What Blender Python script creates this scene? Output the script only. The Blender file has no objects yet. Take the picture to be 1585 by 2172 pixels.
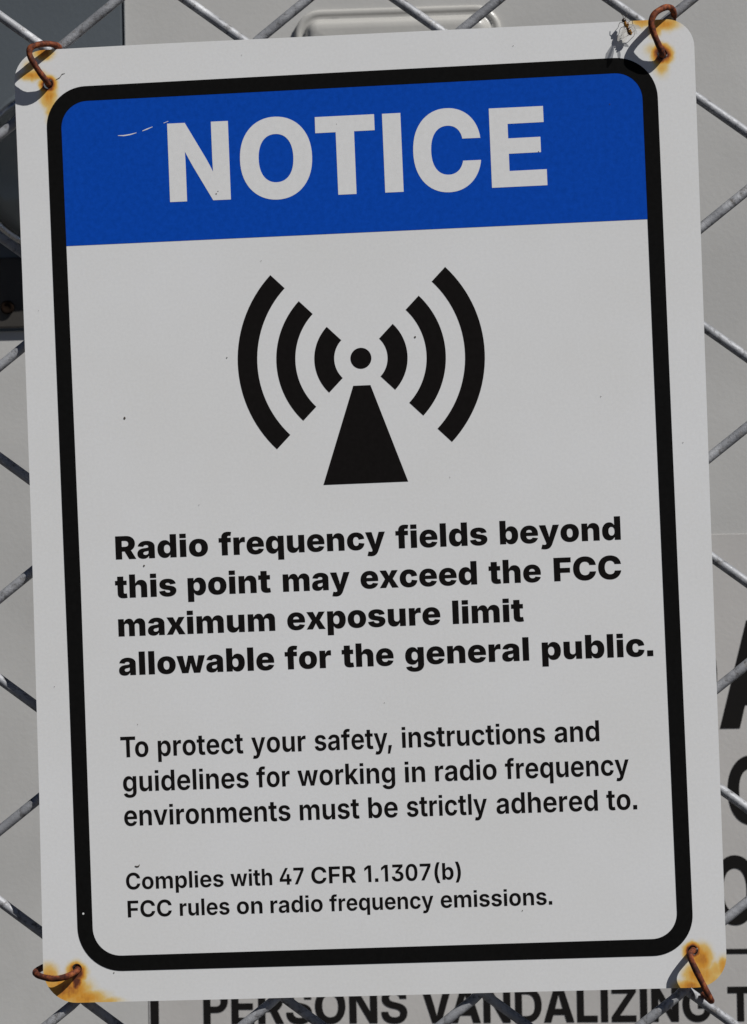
import bpy, bmesh, math, random
from mathutils import Vector, Matrix

# ------------------------------------------------------------------ camera
SC = bpy.context.scene
COL = SC.collection
cam_data = bpy.data.cameras.new("camera")
cam = bpy.data.objects.new("camera", cam_data)
COL.objects.link(cam)
SC.camera = cam
cam.location = (0.07849498, -1.0459699, 1.48430638)
cam.rotation_euler = (1.58631665, 0.01840519, 0.0728051)
cam_data.sensor_fit = 'VERTICAL'
cam_data.sensor_height = 6.0
cam_data.lens = 6.0 * 6000.0 / 2172.0
cam_data.clip_start = 0.02
cam_data.clip_end = 3000
cam_data.dof.use_dof = True
cam_data.dof.focus_distance = 1.05
cam_data.dof.aperture_fstop = 16.0

# ------------------------------------------------------------------ sky and sun
SUN_DIR = Vector((1.4, -1.0, 1.9)).normalized()          # towards the sun
world = bpy.data.worlds.new("World")
SC.world = world
world.use_nodes = True
wn = world.node_tree.nodes
wl = world.node_tree.links
bg = wn["Background"]
sky = wn.new("ShaderNodeTexSky")
sky.sky_type = 'NISHITA'
sky.sun_disc = False
sky.sun_elevation = math.asin(SUN_DIR.z)
sky.sun_rotation = math.atan2(SUN_DIR.x, SUN_DIR.y)
wl.new(sky.outputs[0], bg.inputs[0])
sky.dust_density = 0.0
sky.air_density = 0.22
sky.altitude = 1500
bg.inputs[1].default_value = 0.05
sun_data = bpy.data.lights.new("sun", 'SUN')
sun_data.energy = 5.0
sun_data.angle = math.radians(0.53)
sun_data.color = (1.0, 0.985, 0.96)
sun = bpy.data.objects.new("sun", sun_data)
COL.objects.link(sun)
sun.rotation_euler = SUN_DIR.to_track_quat('Z', 'Y').to_euler()
sun.location = (3, -3, 6)

SC.view_settings.view_transform = 'Standard'
SC.view_settings.look = 'None'
SC.view_settings.exposure = -0.03
SC.view_settings.gamma = 1.0
SC.view_settings.use_curve_mapping = False

random.seed(7)
ROLL = math.radians(0.9)      # the fence and the sign on it lean a little

# ------------------------------------------------------------------ helpers
def node_mat(name, color, rough=0.5, metal=0.0, spec=0.5):
    m = bpy.data.materials.new(name)
    m.use_nodes = True
    b = m.node_tree.nodes["Principled BSDF"]
    b.inputs["Base Color"].default_value = (*color, 1)
    b.inputs["Roughness"].default_value = rough
    b.inputs["Metallic"].default_value = metal
    b.inputs["Specular IOR Level"].default_value = spec
    return m, m.node_tree.nodes, m.node_tree.links, b

def coords(N, kind="Object"):
    return N.new("ShaderNodeTexCoord").outputs[kind]

def noise(N, L, vec, scale, detail=4.0, rough=0.55, dist=0.0):
    n = N.new("ShaderNodeTexNoise")
    n.inputs["Scale"].default_value = scale
    n.inputs["Detail"].default_value = detail
    n.inputs["Roughness"].default_value = rough
    n.inputs["Distortion"].default_value = dist
    L.new(vec, n.inputs["Vector"])
    return n.outputs["Fac"]

def ramp(N, L, fac, stops):
    r = N.new("ShaderNodeValToRGB")
    e = r.color_ramp.elements
    while len(e) < len(stops):
        e.new(0.5)
    for k, (p, c) in enumerate(stops):
        e[k].position = p
        e[k].color = (*c, 1) if len(c) == 3 else c
    L.new(fac, r.inputs[0])
    return r.outputs[0]

def mix(N, L, fac, a, b, mode='MIX'):
    m = N.new("ShaderNodeMix")
    m.data_type = 'RGBA'
    m.blend_type = mode
    for sock, v in ((m.inputs[0], fac), (m.inputs[6], a), (m.inputs[7], b)):
        if isinstance(v, (int, float)):
            sock.default_value = v
        elif isinstance(v, tuple):
            sock.default_value = (*v, 1)
        else:
            L.new(v, sock)
    return m.outputs[2]

def math_n(N, L, op, a, b=None, clamp=False):
    m = N.new("ShaderNodeMath")
    m.operation = op
    m.use_clamp = clamp
    for k, v in enumerate((a, b)):
        if v is None:
            continue
        if isinstance(v, (int, float)):
            m.inputs[k].default_value = v
        else:
            L.new(v, m.inputs[k])
    return m.outputs[0]

def bump(N, L, b, height, strength, dist):
    n = N.new("ShaderNodeBump")
    n.inputs["Strength"].default_value = strength
    n.inputs["Distance"].default_value = dist
    L.new(height, n.inputs["Height"])
    L.new(n.outputs[0], b.inputs["Normal"])

def link(name, me, mat=None, parent=None, smooth=False):
    o = bpy.data.objects.new(name, me)
    COL.objects.link(o)
    if mat is not None and not me.materials:
        me.materials.append(mat)
    if smooth:
        for p in me.polygons:
            p.use_smooth = True
    if parent is not None:
        o.parent = parent
    return o

def empty(name, loc=(0, 0, 0), rot=(0, 0, 0)):
    o = bpy.data.objects.new(name, None)
    o.empty_display_size = 0.05
    COL.objects.link(o)
    o.location = loc
    o.rotation_euler = rot
    return o

def tag(o, label=None, cat=None, group=None, kind=None):
    if label: o["label"] = label
    if cat: o["category"] = cat
    if group: o["group"] = group
    if kind: o["kind"] = kind
    return o

def bm_mesh(bm, name):
    me = bpy.data.meshes.new(name)
    bmesh.ops.recalc_face_normals(bm, faces=bm.faces)
    bm.to_mesh(me)
    bm.free()
    return me

def box_mesh(name, lo, hi, bevel=0.0, seg=2):
    bm = bmesh.new()
    bmesh.ops.create_cube(bm, size=1)
    for v in bm.verts:
        v.co = Vector([lo[i] + (v.co[i] + .5) * (hi[i] - lo[i]) for i in range(3)])
    if bevel:
        bmesh.ops.bevel(bm, geom=bm.edges[:], offset=bevel, segments=seg, affect='EDGES', profile=0.6)
    return bm_mesh(bm, name)

def smooth_path(pts, n=6):
    """Catmull-Rom through the points"""
    P = [Vector(p) for p in pts]
    P = [2 * P[0] - P[1]] + P + [2 * P[-1] - P[-2]]
    out = []
    for i in range(1, len(P) - 2):
        a, b, c, d = P[i - 1], P[i], P[i + 1], P[i + 2]
        for k in range(n):
            t = k / n
            out.append(0.5 * ((2 * b) + (c - a) * t + (2 * a - 5 * b + 4 * c - d) * t * t + (3 * b - a - 3 * c + d) * t ** 3))
    out.append(P[-2])
    return out

def tube_mesh(name, pts, rad, sides=10, cap=True):
    pts = [Vector(p) for p in pts]
    rad = rad if isinstance(rad, (list, tuple)) else [rad] * len(pts)
    bm = bmesh.new()
    rings = []
    t0 = (pts[1] - pts[0]).normalized()
    nrm = t0.orthogonal().normalized()
    for i, p in enumerate(pts):
        t = (pts[min(i + 1, len(pts) - 1)] - pts[max(i - 1, 0)]).normalized()
        nrm = (nrm - t * nrm.dot(t)).normalized()
        bn = t.cross(nrm)
        rings.append([bm.verts.new(p + rad[i] * (math.cos(a) * nrm + math.sin(a) * bn))
                      for a in (2 * math.pi * k / sides for k in range(sides))])
    for A, B in zip(rings, rings[1:]):
        for k in range(sides):
            bm.faces.new((A[k], A[(k + 1) % sides], B[(k + 1) % sides], B[k]))
    if cap:
        for R, i, j in ((rings[0], 0, 1), (rings[-1], -1, -2)):
            d = (pts[i] - pts[j]).normalized() * rad[i] * 0.55
            c = bm.verts.new(pts[i] + d)
            for k in range(sides):
                bm.faces.new((R[k], R[(k + 1) % sides], c))
    return bm_mesh(bm, name)

def area(c):
    return 0.5 * sum(a[0] * b[1] - b[0] * a[1] for a, b in zip(c, c[1:] + c[:1]))

def inside(p, c):
    r = False
    for a, b in zip(c, c[1:] + c[:1]):
        if (a[1] > p[1]) != (b[1] > p[1]) and p[0] < (b[0] - a[0]) * (p[1] - a[1]) / (b[1] - a[1]) + a[0]:
            r = not r
    return r

def uncross(c):
    """split an outline that crosses itself into simple loops"""
    n = len(c)
    cuts = [[] for _ in range(n)]
    k_ = 0
    for i in range(n):
        p, p2 = c[i], c[(i + 1) % n]
        for j in range(i + 2, n):
            if i == 0 and j == n - 1:
                continue
            q, q2 = c[j], c[(j + 1) % n]
            if max(p[0], p2[0]) < min(q[0], q2[0]) or max(q[0], q2[0]) < min(p[0], p2[0]) or max(p[1], p2[1]) < min(q[1], q2[1]) or max(q[1], q2[1]) < min(p[1], p2[1]):
                continue
            rx, ry, sx, sy_ = p2[0] - p[0], p2[1] - p[1], q2[0] - q[0], q2[1] - q[1]
            den = rx * sy_ - ry * sx
            if abs(den) < 1e-18:
                continue
            t = ((q[0] - p[0]) * sy_ - (q[1] - p[1]) * sx) / den
            u = ((q[0] - p[0]) * ry - (q[1] - p[1]) * rx) / den
            if 0 < t < 1 and 0 < u < 1:
                X = (p[0] + t * rx, p[1] + t * ry, k_)
                cuts[i].append((t, X)); cuts[j].append((u, X)); k_ += 1
    if not k_:
        return [c]
    seq = []
    for i in range(n):
        seq.append(c[i])
        seq += [x for _, x in sorted(cuts[i])]
    loops, stack, seen = [], [], {}
    for p in seq:
        if len(p) == 3 and p[2] in seen:
            k = seen[p[2]]
            loop = stack[k:]
            for q in loop:
                if len(q) == 3:
                    seen.pop(q[2], None)
            del stack[k:]
            loops.append(loop)
        if len(p) == 3:
            seen[p[2]] = len(stack)
        stack.append(p)
    loops.append(stack)
    return [[q[:2] for q in l] for l in loops if len(l) > 2]

def shape_mesh(name, contours, y_front, thick, holes_by_winding=False):
    """flat shape in the X-Z plane (contours in metres), its front at y = y_front, its back at y_front + thick.
    Outlines that overlap each other are filled one by one."""
    if holes_by_winding:
        contours = [l for c in contours for l in uncross(c)]
        big = max(abs(area(c)) for c in contours)
        contours = [c for c in contours if abs(area(c)) > big * 1e-4]
        sgn = 1 if area(max(contours, key=lambda c: abs(area(c)))) > 0 else -1
        outs = [[c] for c in contours if area(c) * sgn > 0]
        # a loop lying wholly inside another filled one adds nothing
        outs = [o for o in outs if not any(o is not w and abs(area(w[0])) > abs(area(o[0])) and all(inside(((o[0][k][0] * 2 + o[0][k - 1][0]) / 3 * .9 + .1 * sum(q[0] for q in o[0]) / len(o[0]), (o[0][k][1] * 2 + o[0][k - 1][1]) / 3 * .9 + .1 * sum(q[1] for q in o[0]) / len(o[0])), w[0]) for k in range(len(o[0]))) for w in outs)]
        for h in [c for c in contours if area(c) * sgn <= 0]:
            own = [o for o in outs if inside(h[0], o[0])]
            if own:
                min(own, key=lambda o: abs(area(o[0]))).append(h)
    else:
        outs = [contours]
    V, Fc = [], []
    for gi, grp in enumerate(outs):
        cu = bpy.data.curves.new("c", 'CURVE')
        cu.dimensions = '2D'
        cu.fill_mode = 'BOTH'
        cu.extrude = thick / 2 * 1000
        for c in grp:
            s = cu.splines.new('POLY')
            s.points.add(len(c) - 1)
            for k, (x, z) in enumerate(c):
                s.points[k].co = (x * 1000, z * 1000, 0, 1)
            s.use_cyclic_u = True
        ob = bpy.data.objects.new("c", cu)
        me = bpy.data.meshes.new_from_object(ob)
        base = len(V)
        off = gi * 0.000012
        V += [(v.co.x / 1000, y_front - off + thick / 2 - v.co.z / 1000, v.co.y / 1000) for v in me.vertices]
        Fc += [[base + i for i in p.vertices] for p in me.polygons]
        bpy.data.objects.remove(ob)
        bpy.data.curves.remove(cu)
        bpy.data.meshes.remove(me)
    me = bpy.data.meshes.new(name)
    me.from_pydata(V, [], Fc)
    bm = bmesh.new()
    bm.from_mesh(me)
    bmesh.ops.remove_doubles(bm, verts=bm.verts, dist=0.0000005)
    bmesh.ops.recalc_face_normals(bm, faces=bm.faces)
    bm.to_mesh(me)
    bm.free()
    return me

def round_poly(pts, radii, n=10):
    """polygon with rounded corners"""
    out = []
    N_ = len(pts)
    if not isinstance(radii, (list, tuple)):
        radii = [radii] * N_
    for i in range(N_):
        p = Vector(pts[i]); a = Vector(pts[i - 1]); b = Vector(pts[(i + 1) % N_])
        r = radii[i]
        if r <= 0:
            out.append((p.x, p.y)); continue
        d1 = (a - p).normalized(); d2 = (b - p).normalized()
        ang = d1.angle(d2)
        t = r / math.tan(ang / 2)
        c = p + (d1 + d2).normalized() * (r / math.sin(ang / 2))
        s = p + d1 * t - c; e = p + d2 * t - c
        a0 = math.atan2(s.y, s.x); a1 = math.atan2(e.y, e.x)
        da = (a1 - a0 + math.pi) % (2 * math.pi) - math.pi
        for k in range(n + 1):
            q = a0 + da * k / n
            out.append((c.x + r * math.cos(q), c.y + r * math.sin(q)))
    return out

def circle(cx, cy, r, n=32):
    return [(cx + r * math.cos(2 * math.pi * k / n), cy + r * math.sin(2 * math.pi * k / n)) for k in range(n)]

mm = 0.001
def MM(pts):
    return [(x * mm, y * mm) for x, y in pts]

# ------------------------------------------------------------------ lettering
GLYPHS = {
 'B': {
  '.': '550|92,0 92,367 459,367 459,0',
  'C': '1524|785,-20 582,-20c 259,157c 72,498c 72,744 72,992c 262,1334c 585,1510c 785,1510 922,1510c 1154,1435c 1331,1292c 1441,1084c 1456,951 1066,951 1059,1003c 1015,1085c 946,1144c 853,1175c 796,1175 691,1175c 543,1072c 466,880c 466,744 466,604c 545,412c 691,315c 794,315 851,315c 944,346c 1014,405c 1059,487c 1068,539 1457,539 1448,438c 1353,240c 1184,77c 942,-20c',
  'F': '1201|102,0 102,1490 1144,1490 1144,1177 487,1177 487,831 1082,831 1082,526 487,526 487,0',
  'R': '1362|102,0 102,1490 731,1490 899,1490c 1147,1369c 1283,1143c 1283,987 1283,830c 1144,611c 889,498c 717,498 334,498 334,799 650,799 725,799c 830,839c 885,922c 885,987 885,1053c 830,1138c 725,1180c 650,1180 487,1180 487,0;915,0 555,682 964,682 1333,0',
  'T': '1391|58,1177 58,1490 1333,1490 1333,1177 888,1177 888,0 503,0 503,1177',
  'a': '1211|419,-19 312,-19c 147,53c 54,197c 54,307 54,399c 117,528c 230,609c 380,652c 466,659 560,666c 674,686c 726,724c 726,756 726,761 726,793c 693,838c 633,861c 590,861 548,861c 482,837c 439,790c 431,755 87,789 104,887c 230,1038c 445,1126c 596,1126 710,1126c 897,1073c 1033,976c 1106,840c 1106,757 1106,0 748,0 748,156 740,156 707,96c 614,19c 493,-19c;539,226 590,226c 677,267c 730,342c 730,395 730,492 714,485c 675,472c 629,462c 582,453c 557,449 509,442c 445,409c 412,360c 412,328 412,295c 445,249c 502,226c',
  'b': '1310|802,-16 722,-16c 599,37c 514,125c 492,181 482,181 482,0 105,0 105,1490 486,1490 486,923 492,923 515,977c 598,1070c 722,1126c 805,1126 921,1126c 1122,1004c 1246,751c 1246,555 1246,366c 1127,112c 925,-16c;668,278 729,278c 812,346c 855,470c 855,555 855,640c 812,764c 729,832c 668,832 609,832c 522,765c 476,641c 476,555 476,471c 522,347c 609,278c',
  'c': '1224|634,-21 456,-21c 201,123c 64,381c 64,553 64,724c 201,982c 456,1126c 634,1126 747,1126c 931,1067c 1069,958c 1151,803c 1161,708 810,660 803,703c 774,769c 731,815c 675,839c 639,839 581,839c 497,774c 452,647c 452,554 452,463c 497,334c 581,267c 639,267 675,267c 732,291c 775,338c 804,408c 810,452 1162,404 1152,306c 1070,150c 933,39c 747,-21c',
  'd': '1310|509,-16 386,-16c 183,112c 64,366c 64,555 64,751c 189,1004c 390,1126c 505,1126 589,1126c 712,1070c 796,977c 818,923 824,923 824,1490 1205,1490 1205,0 829,0 829,181 819,181 796,125c 711,37c 589,-16c;642,278 702,278c 788,347c 834,471c 834,555 834,641c 788,765c 702,832c 642,832 583,832c 499,764c 455,640c 455,555 455,470c 499,346c 583,278c',
  'e': '1232|633,-21 457,-21c 201,117c 64,374c 64,552 64,724c 202,982c 453,1126c 622,1126 746,1126c 947,1049c 1093,902c 1171,691c 1171,557 1171,465 187,465 187,679 993,679 815,633 815,704c 772,803c 689,856c 627,856 565,856c 481,803c 437,705c 437,636 437,480 437,403c 487,300c 580,249c 641,249 685,249c 756,273c 807,320c 820,353 1156,307 1130,207c 988,60c 773,-21c',
  'f': '853|799,1111 799,831 20,831 20,1111;203,0 203,1160 203,1274c 299,1425c 475,1500c 595,1500 669,1500c 806,1482c 838,1475 787,1235 767,1239c 710,1246c 685,1246 626,1246c 582,1201c 582,1161 582,0',
  'g': '1314|633,-441 480,-441c 255,-363c 120,-223c 103,-130 439,-80 446,-110c 496,-156c 577,-181c 631,-181 731,-181c 833,-90c 833,3 833,193 808,193 787,138c 705,58c 587,14c 509,14 386,14c 184,129c 64,370c 64,557 64,752c 189,1004c 391,1126c 507,1126 591,1126c 715,1070c 801,977c 824,922 832,922 832,1111 1208,1111 1208,39 1208,-119c 1064,-333c 806,-441c;642,290 703,290c 788,354c 834,474c 834,558 834,643c 788,766c 703,833c 642,833 583,833c 499,766c 455,642c 455,558 455,474c 499,353c 583,290c',
  'h': '1311|486,625 486,0 105,0 105,1490 478,1490 478,826 454,826 494,957c 668,1126c 820,1126 938,1126c 1111,1020c 1206,831c 1206,707 1206,0 825,0 825,629 825,716c 737,815c 658,815 606,815c 528,770c 486,685c',
  'i': '591|105,0 105,1111 486,1111 486,0;105,1216 105,1490 486,1490 486,1216',
  'l': '591|105,0 105,1490 486,1490 486,0',
  'm': '1914|105,0 105,1111 456,1111 477,819 451,819 478,929c 581,1064c 719,1127c 796,1127 915,1127c 1065,973c 1106,793 1066,793 1092,913c 1210,1060c 1365,1127c 1449,1127 1555,1127c 1717,1034c 1808,865c 1808,749 1808,0 1428,0 1428,656 1428,734c 1348,819c 1283,819 1239,819c 1173,778c 1139,705c 1139,654 1139,0 775,0 775,658 775,733c 696,819c 631,819 587,819c 522,779c 486,705c 486,652 486,0',
  'n': '1311|486,625 486,0 105,0 105,1111 465,1111 471,826 454,826 494,957c 668,1126c 820,1126 938,1126c 1111,1020c 1206,831c 1206,707 1206,0 825,0 825,629 825,716c 737,815c 658,815 606,815c 528,770c 486,685c',
  'o': '1270|636,-21 458,-21c 201,123c 64,381c 64,553 64,724c 201,982c 458,1126c 636,1126 814,1126c 1069,982c 1206,724c 1206,553 1206,381c 1069,123c 814,-21c;636,267 693,267c 775,336c 819,466c 819,554 819,644c 775,771c 693,838c 636,838 578,838c 495,771c 452,644c 452,554 452,466c 495,336c 578,267c',
  'p': '1310|105,-418 105,1111 482,1111 482,923 492,923 515,978c 598,1070c 722,1126c 805,1126 921,1126c 1122,1004c 1246,751c 1246,555 1246,366c 1127,112c 925,-16c 802,-16 722,-16c 600,37c 515,125c 492,180 486,180 486,-418;668,278 729,278c 812,346c 855,470c 855,555 855,640c 812,764c 729,832c 668,832 609,832c 522,765c 476,641c 476,555 476,471c 522,347c 609,278c',
  'q': '1310|1205,-418 824,-418 824,180 818,180 795,125c 711,37c 589,-16c 509,-16 386,-16c 183,112c 64,366c 64,555 64,751c 189,1004c 390,1126c 505,1126 589,1126c 713,1070c 796,978c 818,923 829,923 829,1111 1205,1111;642,278 702,278c 788,347c 834,471c 834,555 834,641c 788,765c 702,832c 642,832 583,832c 499,764c 455,640c 455,555 455,470c 499,346c 583,278c',
  'r': '872|105,0 105,1111 474,1111 474,903 485,903 515,1018c 649,1124c 741,1124 767,1124c 819,1117c 842,1111 842,787 815,796c 730,804c 698,804 637,804c 540,749c 486,651c 486,585 486,0',
  's': '1185|593,-21 444,-21c 215,64c 74,221c 55,330 410,377 429,311c 522,239c 606,239 671,239c 744,281c 744,318 744,352c 680,394c 613,406 417,442 250,473c 82,637c 82,767 82,881c 205,1041c 431,1126c 586,1126 732,1126c 949,1048c 1080,904c 1096,802 760,758 747,813c 658,869c 594,869 537,869c 461,827c 461,789 461,761c 509,715c 573,703 796,663 964,633c 1130,485c 1130,363 1130,246c 992,73c 750,-21c',
  't': '807|747,1111 747,831 20,831 20,1111;168,1380 549,1380 549,355 549,315c 587,277c 631,277 650,277c 719,285c 732,288 773,13 713,-4c 595,-15c 542,-15 356,-15c 168,153c 168,317',
  'u': '1311|491,-15 374,-15c 200,91c 105,280c 105,404 105,1111 486,1111 486,482 486,395c 574,296c 653,296 706,296c 783,342c 825,427c 825,486 825,1111 1206,1111 1206,0 847,0 840,285 858,285 817,154c 643,-15c',
  'w': '1783|328,0 4,1111 402,1111 473,754 496,636c 550,371c 571,218 533,218 557,370c 619,637c 645,754 725,1111 1058,1111 1135,754 1160,636c 1222,371c 1247,218 1210,218 1230,371c 1280,636c 1303,754 1373,1111 1778,1111 1451,0 1062,0 952,381 936,436c 904,587c 874,742c 859,802 921,802 906,742c 875,587c 844,436c 828,381 718,0',
  'x': '1225|24,0 449,710 448,431 45,1111 446,1111 520,967 564,881c 639,702c 676,617 551,617 591,701c 668,881c 714,967 793,1111 1186,1111 772,431 773,709 1201,0 802,0 709,175 663,261c 584,443c 545,527 667,527 630,443c 554,261c 509,175 418,0',
  'y': '1277|109,-393 184,-118 244,-129 306,-144c 395,-129c 439,-77c 433,-38 428,-1 14,1111 414,1111 566,593 599,480c 638,252c 664,120 588,120 614,252c 668,482c 703,593 868,1111 1263,1111 800,-112 766,-204c 654,-345c 480,-425c 349,-425 283,-425c 155,-408c',
 },
 'M': {
  '(': '800|183,605 183,772c 248,1131c 363,1459c 438,1579 705,1579 633,1426c 529,1089c 473,756c 473,605 473,472c 521,206c 623,-96c 705,-281 438,-281 312,-71c 183,380c',
  ')': '800|95,-281 178,-94c 280,209c 327,475c 327,605 327,756c 271,1089c 168,1426c 95,1579 362,1579 437,1459c 552,1131c 617,771c 617,605 617,378c 487,-73c 362,-281',
  ',': '550|65,-382 152,225 439,225 262,-382',
  '.': '550|122,0 122,310 432,310 432,0',
  '0': '1324|662,-20 476,-20c 224,161c 96,503c 96,744 96,985c 225,1328c 477,1510c 662,1510 847,1510c 1099,1327c 1228,985c 1228,744 1228,503c 1100,161c 848,-20c;662,222 755,222c 879,339c 941,572c 941,744 941,918c 879,1151c 755,1269c 662,1269 569,1269c 445,1151c 383,918c 383,744 383,572c 445,339c 569,222c',
  '1': '1138|864,1490 864,0 575,0 575,1230 566,1230 221,988 221,1258 554,1490',
  '3': '1324|646,-20 486,-20c 238,90c 94,289c 89,422 383,422 387,360c 458,269c 575,221c 647,221 723,221c 840,275c 907,380c 907,454 907,521c 841,630c 708,696c 609,696 447,696 447,892 791,1239 791,1249 165,1249 165,1490 1146,1490 1146,1276 656,798 656,858 824,879c 1071,775c 1207,570c 1207,438 1207,301c 1062,94c 808,-20c',
  '4': '1324|69,275 69,506 643,1490 927,1490 365,523 365,512 1254,512 1254,275;786,0 786,344 792,449 792,930 1060,930 1060,0',
  '7': '1324|248,0 874,1239 874,1248 146,1248 146,1490 1177,1490 1177,1243 551,0',
  'C': '1510|784,-20 586,-20c 274,161c 94,503c 94,744 94,986c 275,1329c 588,1510c 784,1510 910,1510c 1127,1439c 1296,1303c 1405,1108c 1422,984 1127,984 1116,1047c 1056,1146c 968,1215c 855,1251c 789,1251 670,1251c 489,1131c 389,905c 389,744 389,581c 490,355c 670,239c 789,239 854,239c 966,275c 1056,344c 1116,443c 1128,506 1423,506 1409,399c 1309,209c 1144,63c 921,-20c',
  'F': '1201|137,0 137,1490 1114,1490 1114,1246 429,1246 429,824 1050,824 1050,584 429,584 429,0',
  'R': '1340|137,0 137,1490 712,1490 882,1490c 1119,1370c 1243,1153c 1243,1008 1243,862c 1117,650c 877,536c 705,536 309,536 309,774 666,774 761,774c 884,828c 945,932c 945,1008 945,1084c 884,1191c 760,1248c 665,1248 429,1248 429,0;971,0 611,677 927,677 1295,0',
  'T': '1355|74,1246 74,1490 1280,1490 1280,1246 824,1246 824,0 532,0 532,1246',
  'a': '1178|442,-22 336,-22c 167,53c 70,202c 70,312 70,405c 139,529c 259,604c 410,644c 492,652 589,662c 709,679c 764,715c 764,751 764,757 764,806c 722,875c 641,912c 582,912 522,912c 434,875c 378,815c 366,778 102,819 130,919c 263,1055c 461,1126c 583,1126 671,1126c 838,1084c 971,994c 1049,850c 1049,747 1049,0 777,0 777,154 767,154 741,104c 653,24c 527,-22c;520,182 594,182c 705,240c 766,339c 766,399 766,522 753,513c 698,496c 630,483c 563,473c 537,470 481,462c 394,426c 345,365c 345,318 345,274c 390,213c 469,182c',
  'b': '1279|740,-20 650,-20c 524,41c 445,131c 423,176 409,176 409,0 129,0 129,1490 414,1490 414,928 423,928 445,973c 523,1064c 648,1126c 742,1126 869,1126c 1075,995c 1197,740c 1197,554 1197,371c 1078,115c 871,-20c;657,211 738,211c 848,299c 905,454c 905,555 905,655c 849,809c 738,895c 657,895 577,895c 465,811c 407,658c 407,555 407,452c 466,298c 578,211c',
  'c': '1193|621,-22 456,-22c 213,122c 81,380c 81,551 81,723c 213,982c 456,1126c 621,1126 720,1126c 885,1075c 1014,978c 1097,842c 1113,757 846,710 837,754c 798,823c 742,873c 669,899c 624,899 541,899c 429,810c 372,654c 372,552 372,451c 429,295c 541,205c 624,205 669,205c 744,232c 801,283c 839,356c 848,400 1115,355 1100,268c 1016,129c 888,30c 720,-22c',
  'd': '1279|538,-20 408,-20c 201,115c 81,371c 81,554 81,740c 204,995c 411,1126c 537,1126 631,1126c 756,1064c 835,973c 856,928 865,928 865,1490 1150,1490 1150,0 870,0 870,176 856,176 834,131c 754,41c 629,-20c;622,211 701,211c 813,298c 872,452c 872,555 872,658c 813,811c 701,895c 622,895 541,895c 430,809c 373,655c 373,555 373,454c 430,299c 542,211c',
  'e': '1209|627,-22 458,-22c 213,118c 81,376c 81,550 81,721c 212,981c 451,1126c 612,1126 720,1126c 909,1056c 1051,916c 1132,704c 1132,562 1132,480 202,480 202,664 992,664 859,614 859,703c 803,835c 694,908c 614,908 535,908c 422,834c 363,707c 363,627 363,499 363,400c 430,264c 551,195c 632,195 687,195c 776,227c 839,288c 855,332 1115,288 1089,195c 956,55c 755,-22c',
  'f': '801|737,1111 737,891 20,891 20,1111;219,0 219,1202 219,1302c 311,1434c 472,1500c 573,1500 641,1500c 752,1483c 778,1476 730,1286 713,1290c 660,1298c 631,1298 561,1298c 503,1241c 503,1187 503,0',
  'g': '1281|620,-441 481,-441c 277,-370c 149,-245c 124,-164 372,-98 387,-131c 447,-191c 546,-230c 619,-230 736,-230c 870,-121c 870,-6 870,196 850,196 829,151c 751,67c 628,14c 538,14 410,14c 203,135c 81,378c 81,558 81,742c 205,995c 412,1126c 539,1126 632,1126c 758,1065c 839,972c 860,928 872,928 872,1111 1153,1111 1153,8 1153,-144c 1015,-343c 775,-441c;623,235 702,235c 814,313c 873,459c 873,560 873,662c 814,812c 703,896c 623,896 542,896c 430,810c 373,659c 373,560 373,461c 431,314c 542,235c',
  'h': '1259|414,643 414,0 129,0 129,1490 410,1490 410,834 381,834 426,975c 607,1126c 748,1126 863,1126c 1035,1026c 1131,838c 1131,705 1131,0 845,0 845,657 845,765c 735,885c 638,885 573,885c 471,829c 414,721c',
  'i': '542|129,0 129,1111 414,1111 414,0;129,1285 129,1490 414,1490 414,1285',
  'k': '1173|388,334 388,677 430,677 810,1111 1142,1111 655,557 591,557;129,0 129,1490 414,1490 414,0;827,0 481,494 672,696 1165,0',
  'l': '542|129,0 129,1490 414,1490 414,0',
  'm': '1853|129,0 129,1111 396,1111 407,841 387,841 412,941c 513,1068c 649,1129c 723,1129 844,1129c 996,977c 1028,826 994,826 1018,928c 1130,1063c 1283,1129c 1369,1129 1471,1129c 1631,1040c 1724,871c 1724,748 1724,0 1439,0 1439,697 1439,795c 1333,889c 1256,889 1197,889c 1111,838c 1065,748c 1065,687 1065,0 788,0 788,706 788,790c 688,889c 609,889 555,889c 466,839c 414,743c 414,673 414,0',
  'n': '1259|414,643 414,0 129,0 129,1111 399,1111 403,834 381,834 426,975c 607,1126c 748,1126 863,1126c 1035,1026c 1130,838c 1130,705 1130,0 845,0 845,657 845,765c 735,885c 638,885 573,885c 471,829c 414,721c',
  'o': '1245|622,-22 457,-22c 214,121c 81,380c 81,551 81,724c 214,982c 457,1126c 622,1126 788,1126c 1031,982c 1164,724c 1164,551 1164,380c 1031,121c 788,-22c;622,205 705,205c 817,296c 874,453c 874,552 874,652c 817,808c 705,899c 622,899 540,899c 428,809c 372,652c 372,552 372,453c 428,296c 540,205c',
  'p': '1279|129,-418 129,1111 409,1111 409,929 423,929 445,973c 522,1064c 648,1126c 742,1126 869,1126c 1075,995c 1197,740c 1197,554 1197,371c 1078,115c 871,-20c 740,-20 650,-20c 525,41c 445,131c 423,176 414,176 414,-418;657,211 738,211c 848,299c 905,454c 905,555 905,655c 849,809c 738,895c 657,895 577,895c 465,811c 407,658c 407,555 407,452c 466,298c 578,211c',
  'q': '1279|1150,-418 865,-418 865,176 855,176 834,131c 754,41c 629,-20c 538,-20 408,-20c 201,115c 81,371c 81,554 81,740c 204,995c 411,1126c 537,1126 631,1126c 756,1064c 835,973c 856,929 870,929 870,1111 1150,1111;622,211 701,211c 813,298c 872,452c 872,555 872,658c 813,811c 701,895c 622,895 541,895c 430,809c 373,655c 373,555 373,454c 430,299c 542,211c',
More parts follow.
